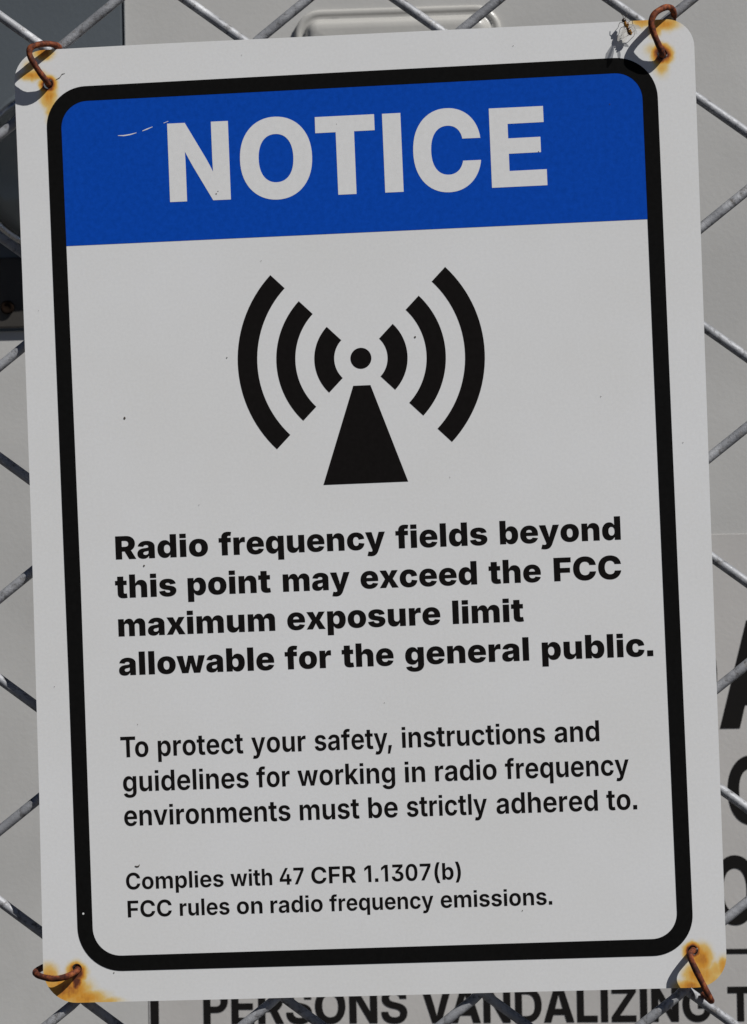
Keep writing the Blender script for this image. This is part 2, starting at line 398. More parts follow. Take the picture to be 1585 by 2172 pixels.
  'r': '818|129,0 129,1111 405,1111 405,921 416,921 446,1021c 590,1125c 686,1125 709,1125c 762,1121c 781,1117 781,861 763,867c 688,875c 654,875 585,875c 476,815c 414,708c 414,637 414,0',
  's': '1130|565,-22 432,-22c 226,54c 97,201c 79,305 346,347 367,268c 478,189c 571,189 660,189c 763,258c 763,310 763,356c 691,413c 617,429 426,469 267,502c 108,659c 108,784 108,889c 223,1042c 430,1126c 568,1126 699,1126c 891,1052c 1007,917c 1027,825 772,783 755,842c 657,919c 573,919 496,919c 393,853c 393,800 393,756c 461,696c 540,679 737,639 898,606c 1054,458c 1054,339 1054,231c 929,68c 708,-22c',
  't': '741|676,1111 676,891 20,891 20,1111;178,1380 464,1380 464,322 464,267c 512,215c 569,215 587,215c 648,223c 665,226 703,9 658,-4c 563,-14c 519,-14 353,-14c 178,145c 178,295',
  'u': '1259|512,-15 397,-15c 224,85c 129,274c 129,406 129,1111 414,1111 414,454 414,346c 524,226c 622,226 687,226c 787,282c 845,391c 845,468 845,1111 1131,1111 1131,0 859,0 856,278 878,278 832,135c 650,-15c',
  'v': '1209|443,0 32,1111 335,1111 527,528 562,422c 613,206c 640,92 575,92 602,206c 653,421c 686,528 877,1111 1177,1111 765,0',
  'w': '1725|364,0 33,1111 333,1111 434,694 460,584c 518,326c 544,172 509,172 536,322c 598,581c 625,694 731,1111 996,1111 1099,694 1126,582c 1187,324c 1214,172 1180,172 1206,323c 1261,581c 1287,694 1389,1111 1692,1111 1360,0 1070,0 944,439 925,504c 889,659c 854,819c 836,891 888,891 870,819c 835,659c 799,503c 780,439 653,0',
  'y': '1212|123,-399 182,-181 227,-189 285,-203c 372,-188c 428,-126c 437,-69 451,-3 32,1111 335,1111 527,528 562,420c 607,206c 635,92 564,92 592,206c 645,422c 681,528 880,1111 1180,1111 705,-139 671,-229c 567,-357c 417,-425c 311,-425 255,-425c 155,-410c',
 },
 'N': {
  'C': '1495|769,-24 566,-24c 241,158c 54,501c 54,744 54,989c 241,1333c 566,1514c 769,1514 907,1514c 1139,1433c 1316,1285c 1428,1075c 1444,946 1073,946 1063,1004c 1012,1096c 935,1160c 835,1193c 776,1193 664,1193c 507,1086c 424,885c 424,744 424,604c 507,404c 664,297c 776,297 835,297c 934,330c 1011,394c 1062,485c 1074,542 1444,542 1428,417c 1318,209c 1141,58c 909,-24c',
  'E': '1270|96,0 96,1490 1204,1490 1204,1179 463,1179 463,899 1147,899 1147,598 463,598 463,311 1204,311 1204,0',
  'I': '546|96,0 96,1490 468,1490 468,0',
  'N': '1508|96,0 96,1490 478,1490 891,827 916,787c 987,660c 1066,512c 1101,442 1059,354 1054,430c 1047,624c 1044,806c 1044,860 1044,1490 1412,1490 1412,0 1030,0 650,609 619,659c 533,807c 434,989c 381,1090 447,1116 455,1009c 462,810c 464,654c 464,609 464,0',
  'O': '1535|768,-24 566,-24c 242,158c 54,502c 54,744 54,988c 242,1333c 566,1514c 768,1514 969,1514c 1293,1333c 1482,988c 1482,744 1482,501c 1293,157c 969,-24c;768,297 873,297c 1028,402c 1111,602c 1111,744 1111,887c 1028,1088c 873,1193c 768,1193 663,1193c 508,1088c 424,887c 424,744 424,602c 508,402c 663,297c',
  'T': '1332|45,1179 45,1490 1287,1490 1287,1179 850,1179 850,0 483,0 483,1179',
 },
 'G': {
  'A': '1511|26,0 538,1490 966,1490 1485,0 1121,0 898,695 852,845c 760,1174c 710,1368 792,1368 741,1173c 652,844c 606,695 383,0;359,320 359,577 1152,577 1152,320',
  'C': '1502|777,-22 575,-22c 256,160c 72,504c 72,744 72,986c 257,1330c 576,1512c 777,1512 908,1512c 1133,1437c 1306,1294c 1417,1092c 1433,965 1103,965 1092,1026c 1037,1123c 954,1190c 846,1225c 783,1225 665,1225c 494,1109c 403,894c 403,744 403,593c 495,379c 665,265c 783,265 846,265c 952,300c 1036,367c 1092,463c 1104,524 1434,524 1419,409c 1314,210c 1144,61c 916,-22c',
  'D': '1457|650,0 261,0 261,277 634,277 776,277c 964,379c 1058,588c 1058,745 1058,904c 963,1111c 775,1213c 634,1213 254,1213 254,1490 654,1490 879,1490c 1207,1310c 1385,976c 1385,745 1385,515c 1207,181c 879,0c;442,1490 442,0 115,0 115,1490',
  'E': '1251|115,0 115,1490 1168,1490 1168,1215 442,1215 442,886 1112,886 1112,618 442,618 442,275 1168,275 1168,0',
  'G': '1522|782,-22 571,-22c 251,166c 72,511c 72,743 72,985c 258,1329c 578,1512c 777,1512 905,1512c 1129,1438c 1304,1300c 1414,1111c 1428,997 1096,997 1083,1049c 1030,1133c 950,1193c 848,1225c 785,1225 668,1225c 496,1110c 403,896c 403,745 403,595c 496,380c 669,265c 789,265 891,265c 1041,339c 1122,473c 1122,563 1193,556 808,556 808,800 1440,800 1440,608 1440,416c 1272,133c 975,-22c',
  'I': '538|111,0 111,1490 444,1490 444,0',
  'L': '1152|115,0 115,1490 442,1490 442,275 1096,275 1096,0',
  'N': '1523|115,0 115,1490 466,1490 918,765 948,718c 1019,589c 1096,437c 1132,354 1097,306 1092,382c 1083,569c 1078,743c 1078,797 1078,1490 1408,1490 1408,0 1057,0 644,660 607,720c 524,864c 431,1043c 375,1151 425,1169 432,1061c 441,864c 445,708c 445,661 445,0',
  'O': '1552|776,-22 577,-22c 257,161c 72,504c 72,744 72,986c 257,1330c 577,1512c 776,1512 976,1512c 1295,1330c 1480,986c 1480,744 1480,503c 1295,160c 976,-22c;776,265 889,265c 1057,377c 1150,591c 1150,744 1150,898c 1057,1113c 889,1225c 776,1225 664,1225c 496,1113c 403,898c 403,744 403,591c 496,377c 664,265c',
  'P': '1313|115,0 115,1490 710,1490 879,1490c 1124,1365c 1255,1140c 1255,989 1255,839c 1122,614c 875,490c 704,490 310,490 310,758 670,758 753,758c 867,816c 927,920c 927,989 927,1060c 867,1163c 753,1220c 669,1220 442,1220 442,0',
  'R': '1343|115,0 115,1490 714,1490 883,1490c 1127,1370c 1259,1149c 1259,998 1259,848c 1123,632c 872,516c 699,516 311,516 311,777 674,777 757,777c 871,830c 931,928c 931,998 931,1068c 871,1168c 756,1221c 673,1221 442,1221 442,0;949,0 600,676 946,676 1302,0',
  'S': '1347|682,-23 494,-23c 223,94c 76,320c 74,483 388,483 392,407c 465,301c 596,246c 683,246 763,246c 882,291c 947,372c 947,425 947,472c 892,539c 778,589c 690,608 532,643 325,690c 107,894c 107,1057 107,1193c 253,1398c 510,1512c 679,1512 850,1512c 1102,1397c 1242,1186c 1245,1042 936,1042 928,1137c 792,1243c 679,1243 606,1243c 498,1200c 438,1124c 438,1075 438,1027c 494,962c 603,916c 680,898 816,868 927,844c 1098,769c 1214,664c 1274,525c 1274,437 1274,295c 1132,88c 868,-23c',
  'T': '1338|56,1215 56,1490 1282,1490 1282,1215 833,1215 833,0 506,0 506,1215',
  'V': '1500|544,0 26,1490 386,1490 613,795 658,650c 750,317c 802,126 718,126 767,318c 856,650c 899,795 1119,1490 1475,1490 969,0',
  'Z': '1336|79,0 79,225 699,1027 758,1103c 891,1254c 959,1329 991,1221 892,1217c 695,1215c 596,1215 90,1215 90,1490 1252,1490 1252,1265 644,473 583,395c 447,238c 377,160 345,269 446,273c 648,275c 748,275 1257,275 1257,0',
 },
}
_cache = {}
def glyph(font, ch):
    if (font, ch) in _cache:
        return _cache[(font, ch)]
    adv, body = GLYPHS[font][ch].split('|')
    res = []
    for t in body.split(';'):
        P = []
        for w in t.split():
            on = not w.endswith('c')
            x, y = w.rstrip('c').split(',')
            P.append((int(x), int(y), on))
        Q = []
        for k, p in enumerate(P):
            q = P[(k + 1) % len(P)]
            Q.append(p)
            if not p[2] and not q[2]:
                Q.append(((p[0] + q[0]) / 2, (p[1] + q[1]) / 2, True))
        s = next(k for k, p in enumerate(Q) if p[2])
        Q = Q[s:] + Q[:s] + [Q[s]]
        out = []
        k = 0
        while k < len(Q) - 1:
            a = Q[k]
            if Q[k + 1][2]:
                out.append((a[0], a[1])); k += 1
            else:
                c, b = Q[k + 1], Q[k + 2]
                for j in range(5):
                    u = j / 5
                    out.append(((1 - u) ** 2 * a[0] + 2 * u * (1 - u) * c[0] + u * u * b[0],
                                (1 - u) ** 2 * a[1] + 2 * u * (1 - u) * c[1] + u * u * b[1]))
                k += 2
        res.append(out)
    _cache[(font, ch)] = (int(adv), res)
    return _cache[(font, ch)]

KERN = {'To': -190, '1.': -40, '.1': -40, '7(': 30, 'y,': -120, 'VA': -110}
def word_contours(font, text, x0, x1, base, cap, slope=0.0):
    """contours of a word scaled to run from x0 to x1 with the given cap height (one group per letter)"""
    pen = 0
    L_ = []
    for k, ch in enumerate(text):
        adv, cs = glyph(font, ch)
        L_.append([[(x + pen, y) for x, y in c] for c in cs])
        pen += adv + KERN.get(text[k:k + 2], 0)
    xs = [x for g in L_ for c in g for x, y in c]
    lo, hi = min(xs), max(xs)
    sx = (x1 - x0) / (hi - lo)
    sy = cap / 1490.0
    out = []
    for g in L_:
        gg = []
        for c in g:
            gg.append([(x0 + (x - lo) * sx - slope * y * sy, base + y * sy + slope * (x0 + (x - lo) * sx)) for x, y in c])
        out.append(gg)
    return out

def join_meshes(name, meshes):
    V, Fc = [], []
    for me in meshes:
        b = len(V)
        V += [tuple(v.co) for v in me.vertices]
        Fc += [[b + i for i in p.vertices] for p in me.polygons]
        bpy.data.meshes.remove(me)
    me = bpy.data.meshes.new(name)
    me.from_pydata(V, [], Fc)
    return me

def word_mesh(name, groups, y_front, thick):
    return join_meshes(name, [shape_mesh(name, g, y_front, thick, True) for g in groups])

# ================================================================== materials
# sign face: white enamel on aluminium with rust bled from the tie wires
M_white, N, L, B = node_mat("white_enamel", (0.8, 0.8, 0.78), 0.42, 0, 0.35)
oc = coords(N)
warp = N.new("ShaderNodeTexNoise"); warp.inputs["Scale"].default_value = 260; warp.inputs["Detail"].default_value = 5
L.new(oc, warp.inputs["Vector"])
vm = N.new("ShaderNodeVectorMath"); vm.operation = 'MULTIPLY_ADD'
L.new(warp.outputs["Color"], vm.inputs[0]); vm.inputs[1].default_value = (0.0026, 0, 0.0026)
sb = N.new("ShaderNodeVectorMath"); sb.operation = 'SUBTRACT'
L.new(oc, sb.inputs[0]); sb.inputs[1].default_value = (0.0013, 0, 0.0013)
L.new(sb.outputs[0], vm.inputs[2])
wc = vm.outputs[0]
# rust stains in millimetres: u, v, half width, half height, weight
STAINS = [
    (-114.2, 165.0, 3.3, 3.3, 1.3), (-114.0, 160.5, 3.4, 5.2, .62), (-113.4, 155.5, 2.4, 6.5, .42),
    (-120.0, 168.6, 5.4, 2.2, .62), (-115.5, 177.0, 4.0, 2.8, .72), (-120.8, 171.5, 3.2, 3.0, .35),
    (115.0, 165.6, 3.9, 3.9, 1.25), (114.8, 161.6, 3.0, 4.4, .44), (108.0, 178.2, 4.2, 2.6, .55),
    (116.0, 176.8, 6.0, 3.0, .62), (112.0, 167.4, 3.8, 2.4, .3), (112.6, 175.0, 2.6, 3.6, .55),
    (-114.2, -167.2, 3.8, 4.2, 1.1), (-114.5, -170.6, 2.6, 4.4, 1.05), (-118.0, -173.5, 9.5, 5.6, .76),
    (-111.5, -176.8, 9.0, 3.6, .64), (-124.5, -168.6, 3.6, 5.2, .55), (-105.0, -178.0, 8.0, 1.9, .45), (-122.5, -171.5, 5.2, 3.6, .52),
    (114.3, -164.6, 3.4, 3.2, 1.25), (117.6, -167.6, 4.2, 5.8, .70), (115.2, -173.6, 5.0, 5.2, .62),
    (113.2, -177.4, 6.4, 2.8, .70), (121.5, -175.5, 4.2, 3.6, .45), (125.6, -170.6, 3.0, 4.2, .58), (122.5, -172.0, 4.2, 4.2, .42), (118.0, -173.5, 5.0, 4.8, .58),
]
acc = None
for (u, v, su, sv, w) in STAINS:
    s1 = N.new("ShaderNodeVectorMath"); s1.operation = 'SUBTRACT'
    L.new(wc, s1.inputs[0]); s1.inputs[1].default_value = (u * mm, 0, v * mm)
    s2 = N.new("ShaderNodeVectorMath"); s2.operation = 'MULTIPLY'
    L.new(s1.outputs[0], s2.inputs[0]); s2.inputs[1].default_value = (1000 / su, 0, 1000 / sv)
    s3 = N.new("ShaderNodeVectorMath"); s3.operation = 'LENGTH'
    L.new(s2.outputs[0], s3.inputs[0])
    mr = N.new("ShaderNodeMapRange"); mr.interpolation_type = 'SMOOTHSTEP'
    mr.inputs["From Min"].default_value = 0.15; mr.inputs["From Max"].default_value = 1.48
    mr.inputs["To Min"].default_value = w; mr.inputs["To Max"].default_value = 0.0
    L.new(s3.outputs["Value"], mr.inputs["Value"])
    acc = mr.outputs[0] if acc is None else math_n(N, L, 'MAXIMUM', acc, mr.outputs[0])
mps = N.new("ShaderNodeMapping"); mps.inputs["Scale"].default_value = (900, 900, 130)
L.new(oc, mps.inputs["Vector"])
streak = math_n(N, L, 'ADD', 0.80, math_n(N, L, 'MULTIPLY', noise(N, L, mps.outputs[0], 1.0, 3), 0.40))
stain = math_n(N, L, 'MULTIPLY', math_n(N, L, 'MULTIPLY', acc, streak), math_n(N, L, 'ADD', 0.72, math_n(N, L, 'MULTIPLY', noise(N, L, oc, 420, 5), 0.52)))
rust_col = ramp(N, L, stain, [(0.0, (0.79, 0.79, 0.788)), (0.14, (0.80, 0.73, 0.58)), (0.34, (0.80, 0.54, 0.17)), (0.60, (0.74, 0.34, 0.045)),
                              (0.80, (0.42, 0.14, 0.03)), (0.97, (0.13, 0.04, 0.02))])
grain = ramp(N, L, noise(N, L, oc, 900, 3, 0.7), [(0.25, (0.93, 0.93, 0.93)), (0.75, (1, 1, 1))])
cloud = ramp(N, L, noise(N, L, oc, 14, 3, 0.6), [(0.3, (0.955, 0.95, 0.935)), (0.7, (1, 1, 1))])
c1 = mix(N, L, 1.0, rust_col, grain, 'MULTIPLY')
c2 = mix(N, L, 1.0, c1, cloud, 'MULTIPLY')
# faint smudges of road dirt
sm = ramp(N, L, noise(N, L, oc, 55, 6, 0.75, 0.6), [(0.66, (0, 0, 0)), (0.80, (1, 1, 1))])
c3 = mix(N, L, math_n(N, L, 'MULTIPLY', sm, 0.16), c2, (0.42, 0.41, 0.39))
L.new(c3, B.inputs["Base Color"])
bump(N, L, B, noise(N, L, oc, 700, 3), 0.07, 0.0002)

def ink(name, col, rough, var=0.25, sp=0.08):
    m, N, L, B = node_mat(name, col, rough, 0, sp)
    oc = coords(N)
    f = noise(N, L, oc, 500, 5, 0.7)
    lo = tuple(c * (1 - var) for c in col); hi = tuple(min(1, c * (1 + var) + 0.001) for c in col)
    L.new(ramp(N, L, f, [(0.3, lo), (0.7, hi)]), B.inputs["Base Color"])
    bump(N, L, B, noise(N, L, oc, 700, 3), 0.05, 0.0002)
    return m
M_black = ink("black_ink", (0.0062, 0.0060, 0.0058), 0.65, 0.12, 0.03)
M_text = ink("black_lettering_ink", (0.0085, 0.0073, 0.0070), 0.65, 0.12, 0.03)
M_blue = ink("blue_ink", (0.0028, 0.063, 0.43), 0.6, 0.12, 0.04)
M_letter = ink("white_lettering_ink", (0.75, 0.745, 0.735), 0.45, 0.04, 0.3)
M_speck, _, _, _ = node_mat("dark_dirt", (0.06, 0.045, 0.03), 0.9)

# galvanised fence wire
M_zinc, N, L, B = node_mat("galvanised_wire", (0.4, 0.42, 0.45), 0.6, 0.25, 0.35)
oc = coords(N)
geo = N.new("ShaderNodeNewGeometry").outputs["Position"]
f1 = noise(N, L, geo, 330, 6, 0.7)
f2 = noise(N, L, geo, 70, 4, 0.6)
ca = ramp(N, L, f2, [(0.3, (0.215, 0.22, 0.235)), (0.5, (0.32, 0.325, 0.34)), (0.68, (0.47, 0.475, 0.49))])
cb = ramp(N, L, f1, [(0.34, (0.42, 0.40, 0.38)), (0.48, (1, 1, 1)), (0.66, (1.0, 1.0, 1.0)), (0.74, (1.9, 1.9, 1.9))])
cc = mix(N, L, 1.0, ca, cb, 'MULTIPLY')
sp = ramp(N, L, noise(N, L, geo, 150, 3, 0.8), [(0.60, (0, 0, 0)), (0.74, (1, 1, 1))])
L.new(mix(N, L, math_n(N, L, 'MULTIPLY', sp, 0.55), cc, (0.20, 0.17, 0.13)), B.inputs["Base Color"])
L.new(ramp(N, L, f1, [(0.3, (0.72,) * 3), (0.7, (0.50,) * 3)]), B.inputs["Roughness"])
bump(N, L, B, f1, 0.5, 0.0006)

# rusted steel of the ties
M_rust, N, L, B = node_mat("rusted_steel", (0.2, 0.06, 0.025), 0.75, 0.1, 0.3)
geo = N.new("ShaderNodeNewGeometry").outputs["Position"]
fr = noise(N, L, geo, 420, 6, 0.7)
L.new(ramp(N, L, fr, [(0.30, (0.022, 0.009, 0.007)), (0.46, (0.070, 0.018, 0.009)), (0.58, (0.19, 0.046, 0.014)), (0.76, (0.40, 0.14, 0.04))]), B.inputs["Base Color"])
bump(N, L, B, noise(N, L, geo, 1300, 4, 0.7), 0.35, 0.0003)

# cabinet paint: beige, slightly weathered
def paint(name, col, rough=0.45, dirt=(0.25, 0.22, 0.18), amt=0.35, spec=0.4):
    m, N, L, B = node_mat(name, col, rough, 0, spec)
    geo = N.new("ShaderNodeNewGeometry").outputs["Position"]
    big = ramp(N, L, noise(N, L, geo, 5.5, 4, 0.6), [(0.32, tuple(c * 0.90 for c in col)), (0.68, tuple(min(1, c * 1.06) for c in col))])
    mp = N.new("ShaderNodeMapping"); mp.inputs["Scale"].default_value = (20, 20, 9)
    L.new(geo, mp.inputs["Vector"])
    st = ramp(N, L, noise(N, L, mp.outputs[0], 1.0, 6, 0.65), [(0.52, (0, 0, 0)), (0.80, (1, 1, 1))])
    c = mix(N, L, math_n(N, L, 'MULTIPLY', st, amt * 0.3), big, dirt)
    sp = ramp(N, L, noise(N, L, geo, 60, 4, 0.8), [(0.70, (0, 0, 0)), (0.80, (1, 1, 1))])
    c = mix(N, L, math_n(N, L, 'MULTIPLY', sp, amt * 0.8), c, dirt)
    L.new(c, B.inputs["Base Color"])
    bump(N, L, B, noise(N, L, geo, 240, 4, 0.6), 0.15, 0.001)
    return m
M_beige = paint("beige_cabinet_paint", (0.49, 0.482, 0.463))
M_sheet = paint("warning_sheet_vinyl", (0.49, 0.473, 0.452), 0.4, amt=0.25)
M_beige2 = paint("beige_cover_paint", (0.43, 0.42, 0.395), 0.3, spec=0.5)
M_darkbox = paint("dark_grey_box_paint", (0.092, 0.106, 0.118), 0.5, (0.15, 0.14, 0.13), 0.3)
M_print = paint("faded_black_print", (0.012, 0.011, 0.0105), 0.7, (0.035, 0.03, 0.027), 0.25, 0.05)
M_chrome, N, L, B = node_mat("scuffed_steel_band", (0.55, 0.55, 0.55), 0.25, 1.0)
geo = N.new("ShaderNodeNewGeometry").outputs["Position"]
L.new(ramp(N, L, noise(N, L, geo, 90, 5, 0.7), [(0.3, (0.16,) * 3), (0.7, (0.42,) * 3)]), B.inputs["Roughness"])
M_dial = paint("meter_face", (0.055, 0.058, 0.06), 0.4)
M_glass, N, L, B = node_mat("meter_glass", (0.9, 0.93, 0.92), 0.04)
B.inputs["Transmission Weight"].default_value = 1.0
B.inputs["IOR"].default_value = 1.45
M_oldbolt, _, _, _ = node_mat("blackened_rust", (0.010, 0.006, 0.004), 1.0, 0, 0.05)
M_boxshade = paint("painted_shade_brown", (0.038, 0.034, 0.029), 0.6, (0.06, 0.05, 0.035), 0.4)  # dark brown that stands in for the shade below the meter
M_gasket, _, _, _ = node_mat("black_rubber", (0.02, 0.02, 0.02), 0.7)

# ground
M_ground, N, L, B = node_mat("gravel_ground", (0.26, 0.24, 0.21), 0.9)
geo = N.new("ShaderNodeNewGeometry").outputs["Position"]
vo = N.new("ShaderNodeTexVoronoi"); vo.inputs["Scale"].default_value = 45
L.new(geo, vo.inputs["Vector"])
L.new(mix(N, L, 0.55, ramp(N, L, noise(N, L, geo, 3, 6), [(0.3, (0.045, 0.043, 0.04)), (0.7, (0.085, 0.08, 0.074))]), vo.outputs["Color"], 'SOFT_LIGHT'), B.inputs["Base Color"])
bump(N, L, B, vo.outputs["Distance"], 0.8, 0.02)
M_concrete = paint("concrete", (0.36, 0.35, 0.33), 0.85, (0.2, 0.19, 0.17), 0.4, 0.2)

# ================================================================== ground
bm = bmesh.new()
bmesh.ops.create_grid(bm, x_segments=24, y_segments=24, size=600)
gr = link("ground", bm_mesh(bm, "ground"), M_ground)
tag(gr, "dark crushed gravel yard floor reaching to the horizon", kind="structure")
pad = link("concrete_pad", box_mesh("concrete_pad", (-1.35, 1.30, -0.05), (1.35, 2.75, 0.10), 0.015), M_concrete)
tag(pad, "low concrete pad under the beige equipment cabinet", kind="structure")

# ================================================================== equipment cabinet
FY = 1.5                      # plane of the cabinet doors
cab = empty("equipment_cabinet", (-0.1, FY, 0.10))
tag(cab, "large beige metal equipment cabinet with black warning print, behind the fence", "cabinet")
CX, CZ = 0.1, -0.10           # world to cabinet-local shift
def cab_part(name, me, mat, smooth=False):
    for v in me.vertices:
        v.co += Vector((CX, -FY, CZ))
    return link(name, me, mat, cab, smooth)
cab_part("carcass", box_mesh("carcass", (-1.15, FY + 0.022, 0.10), (0.95, FY + 0.9, 2.34), 0.006), M_beige)
cab_part("door", box_mesh("door", (-1.14, FY, 0.14), (0.94, FY + 0.020, 2.32), 0.003), M_beige)
cab_part("warning_sheet", box_mesh("warning_sheet", (-0.3185, FY - 0.0007, 0.60), (0.66, FY - 0.0001, 1.4980), 0.0002, 1), M_sheet)
cab_part("roof_cap", box_mesh("roof_cap", (-1.19, FY - 0.03, 2.342), (0.99, FY + 0.94, 2.40), 0.008), M_beige)

def loft_rrect(name, x0, x1, z0, z1, r, prof, n=9):
    """rounded rectangle pressed out of the sheet: prof = list of (inset, proud)"""
    bm = bmesh.new()
    rings = []
    for ins, pr in prof:
        rr = max(r - ins, 0.002)
        c = round_poly([(x0 + ins, z0 + ins), (x1 - ins, z0 + ins), (x1 - ins, z1 - ins), (x0 + ins, z1 - ins)], rr, n)
        rings.append([bm.verts.new((x, FY - pr, z)) for x, z in c])
    for A, Bv in zip(rings, rings[1:]):
        for k in range(len(A)):
            bm.faces.new((A[k], A[(k + 1) % len(A)], Bv[(k + 1) % len(A)], Bv[k]))
    bm.faces.new(rings[-1])
    return bm_mesh(bm, name)
pr = [(0.0, -0.001), (0.0005, 0.004), (0.003, 0.0062), (0.006, 0.0052), (0.0085, 0.0036), (0.0105, 0.006), (0.013, 0.0155),
      (0.0145, 0.0195), (0.0175, 0.0215), (0.022, 0.0222)]
cv = cab_part("pressed_cover", loft_rrect("pressed_cover", -0.1705, 0.0175, 1.846, 1.9795, 0.024, pr), M_beige2, True)
tag(cv, "rounded rectangular pressed cover, its rim catching the light")
# second cover of the same kind further along the door, hidden behind the sign and beyond it
pr2 = [(0.0, -0.001), (0.001, 0.004), (0.003, 0.006), (0.006, 0.007)]
cab_part("name_plate", loft_rrect("name_plate", -0.16, -0.06, 1.60, 1.66, 0.006, pr2), M_beige2, True)

# print on the doors
YP = FY - 0.0004
YPL = FY - 0.0011
def print_part(name, groups, label=None, y=YPL):
    o = cab_part(name, word_mesh(name, groups, y, 0.0003), M_print)
    tag(o, label)
    return o
def bar_part(name, x0, x1, z0, z1):
    return cab_part(name, shape_mesh(name, [[(x0, z0), (x1, z0), (x1, z1), (x0, z1)]], YPL, 0.0003), M_print)
print_part("letter", word_contours('G', 'A', 0.2004, 0.2724, 1.3245, 0.0963), "condensed black letter A")
print_part("letter", word_contours('G', 'D', 0.137, 0.1988, 1.3245, 0.0963), "condensed black letter D, all but hidden behind the sign")
print_part("letter", word_contours('G', 'C', 0.2062, 0.2475, 1.2390, 0.0605), "black letter C in the middle line")
print_part("letter", word_contours('G', 'O', 0.1913, 0.2303, 1.1500, 0.0605), "black letter O in the lower line")
print_part("word", word_contours('G', 'PERSONS', -0.2686, -0.0841, 1.0640, 0.0312), 'printed word "PERSONS"')
print_part("word", word_contours('G', 'VANDALIZING', -0.0712, 0.1878, 1.0637, 0.0312), 'printed word "VANDALIZING"')
print_part("letter", word_contours('G', 'T', 0.2024, 0.2250, 1.0636, 0.0308), "black letter T after the word VANDALIZING")
bar_part("printed_rule", -0.3092, 0.62, 1.1237, 1.1280)
bar_part("printed_side_rule", -0.3169, -0.3094, 0.62, 1.0990)

# ================================================================== meter box
BX0, BX1, BZ0, BZ1, BY = -0.64, -0.3250, 1.6950, 2.20, 1.4970
mb = empty("meter_box", (-0.47, FY, BZ0))
tag(mb, "dark grey electricity meter box with round steel-rimmed meter, mounted on the cabinet", "meter box")
def mb_part(name, me, mat, smooth=False):
    for v in me.vertices:
        v.co -= Vector((-0.47, FY, BZ0))
    return link(name, me, mat, mb, smooth)
mb_part("housing", box_mesh("housing", (BX0, BY, BZ0), (BX1, FY - 0.0005, BZ1), 0.004, 3), M_darkbox)
def lathe(name, prof, cx, cz, n=64, cap=False):
    """prof: list of (radius, y)"""
    bm = bmesh.new()
    rings = [[bm.verts.new((cx + r * math.cos(2 * math.pi * k / n), y, cz + r * math.sin(2 * math.pi * k / n))) for k in range(n)] for r, y in prof]
    for A, Bv in zip(rings, rings[1:]):
        for k in range(n):
            bm.faces.new((A[k], A[(k + 1) % n], Bv[(k + 1) % n], Bv[k]))
    if cap:
        bm.faces.new(rings[-1])
    return bm_mesh(bm, name)
MX, MZ = -0.387, 1.838
mb_part("meter_socket", lathe("meter_socket", [(0.082, BY - 0.0003), (0.082, BY - 0.006), (0.078, BY - 0.009), (0.060, BY - 0.010)], MX, MZ), M_darkbox, True)
mb_part("steel_band", lathe("steel_band", [(0.070, BY - 0.008), (0.0745, BY - 0.012), (0.0755, BY - 0.016), (0.0745, BY - 0.021), (0.070, BY - 0.024), (0.067, BY - 0.022)], MX, MZ), M_chrome, True)
mb_part("meter_body", lathe("meter_body", [(0.067, BY - 0.008), (0.067, BY - 0.024), (0.060, BY - 0.028), (0.055, BY - 0.028)], MX, MZ, cap=True), M_dial, True)
mb_part("glass_cover", lathe("glass_cover", [(0.0688, BY - 0.0145), (0.0688, BY - 0.028), (0.064, BY - 0.034), (0.052, BY - 0.037)], MX, MZ, cap=True), M_glass, True)
mb_part("bolt_hole", lathe("bolt_hole", [(0.0062, BY - 0.0016), (0.0062, BY - 0.0045), (0.0048, BY - 0.0055), (0.003, BY - 0.004)], -0.4365, 1.7165, 20, True), M_oldbolt, True)
mb_part("lower_shade_panel", box_mesh("lower_shade_panel", (BX0 + 0.004, BY - 0.0015, BZ0 + 0.003), (BX1 - 0.004, BY - 0.0002, 1.762), 0.0015), M_boxshade)  # added dark panel, colours in the meter's shadow on the lower housing
mb_part("hasp", box_mesh("hasp", (-0.50, BY - 0.012, 1.70), (-0.455, BY - 0.0005, 1.745), 0.002), M_chrome)

# ================================================================== chain link fence
TX, TZ = 0.0, 1.5
def frame(name):
    return empty(name, (TX, 0, TZ), (0, -ROLL, 0))
PU, PV = 37.65 * mm, 85.4 * mm
DEL = 9.2 * mm            # where the straight runs would meet past the hook
TIP = 2.1 * mm            # how far the blunt bend really reaches
YF, YR = 0.0040, 0.0108
RW = 0.00186
def wire_path(n0, n1):
    sl = (PV / 2) / (PU + 2 * DEL)            # rise per run of a straight
    hv = (DEL - TIP) * sl                     # half length of the upright bit at the hook
    vs = []                                   # corners and the layer (0 front, 1 rear) of the run that follows
    for j in range(2 * n0, 2 * n1 + 1):
        x = -TIP if j % 2 == 0 else PU + TIP
        vs.append((x, j * PV / 2 - hv, None))
        vs.append((x, j * PV / 2 + hv, YF if j % 2 == 0 else YR))
    P = []
    last = YR
    for i in range(1, len(vs) - 1):
        a, p, b = Vector(vs[i - 1][:2]), Vector(vs[i][:2]), Vector(vs[i + 1][:2])
        s = p + (a - p).normalized() * min(5.5 * mm, (a - p).length * .48)
        e = p + (b - p).normalized() * min(5.5 * mm, (b - p).length * .48)
        up = vs[i][2] is None                 # arriving at a hook
        f0, f1 = (0.0, 0.5) if up else (0.5, 1.0)
        nxt = vs[i + 1][2] if up else vs[i][2]
        prv = vs[i - 1][2] if up else last
        if up: last = prv
        for k in range(5):
            t = k / 4
            q = (1 - t) ** 2 * s + 2 * t * (1 - t) * p + t * t * e
            g = f0 + (f1 - f0) * t
            g = g * g * (3 - 2 * g)
            P.append((q.x, prv + (nxt - prv) * g, q.y))
    return P
fence = frame("chain_link_fence")
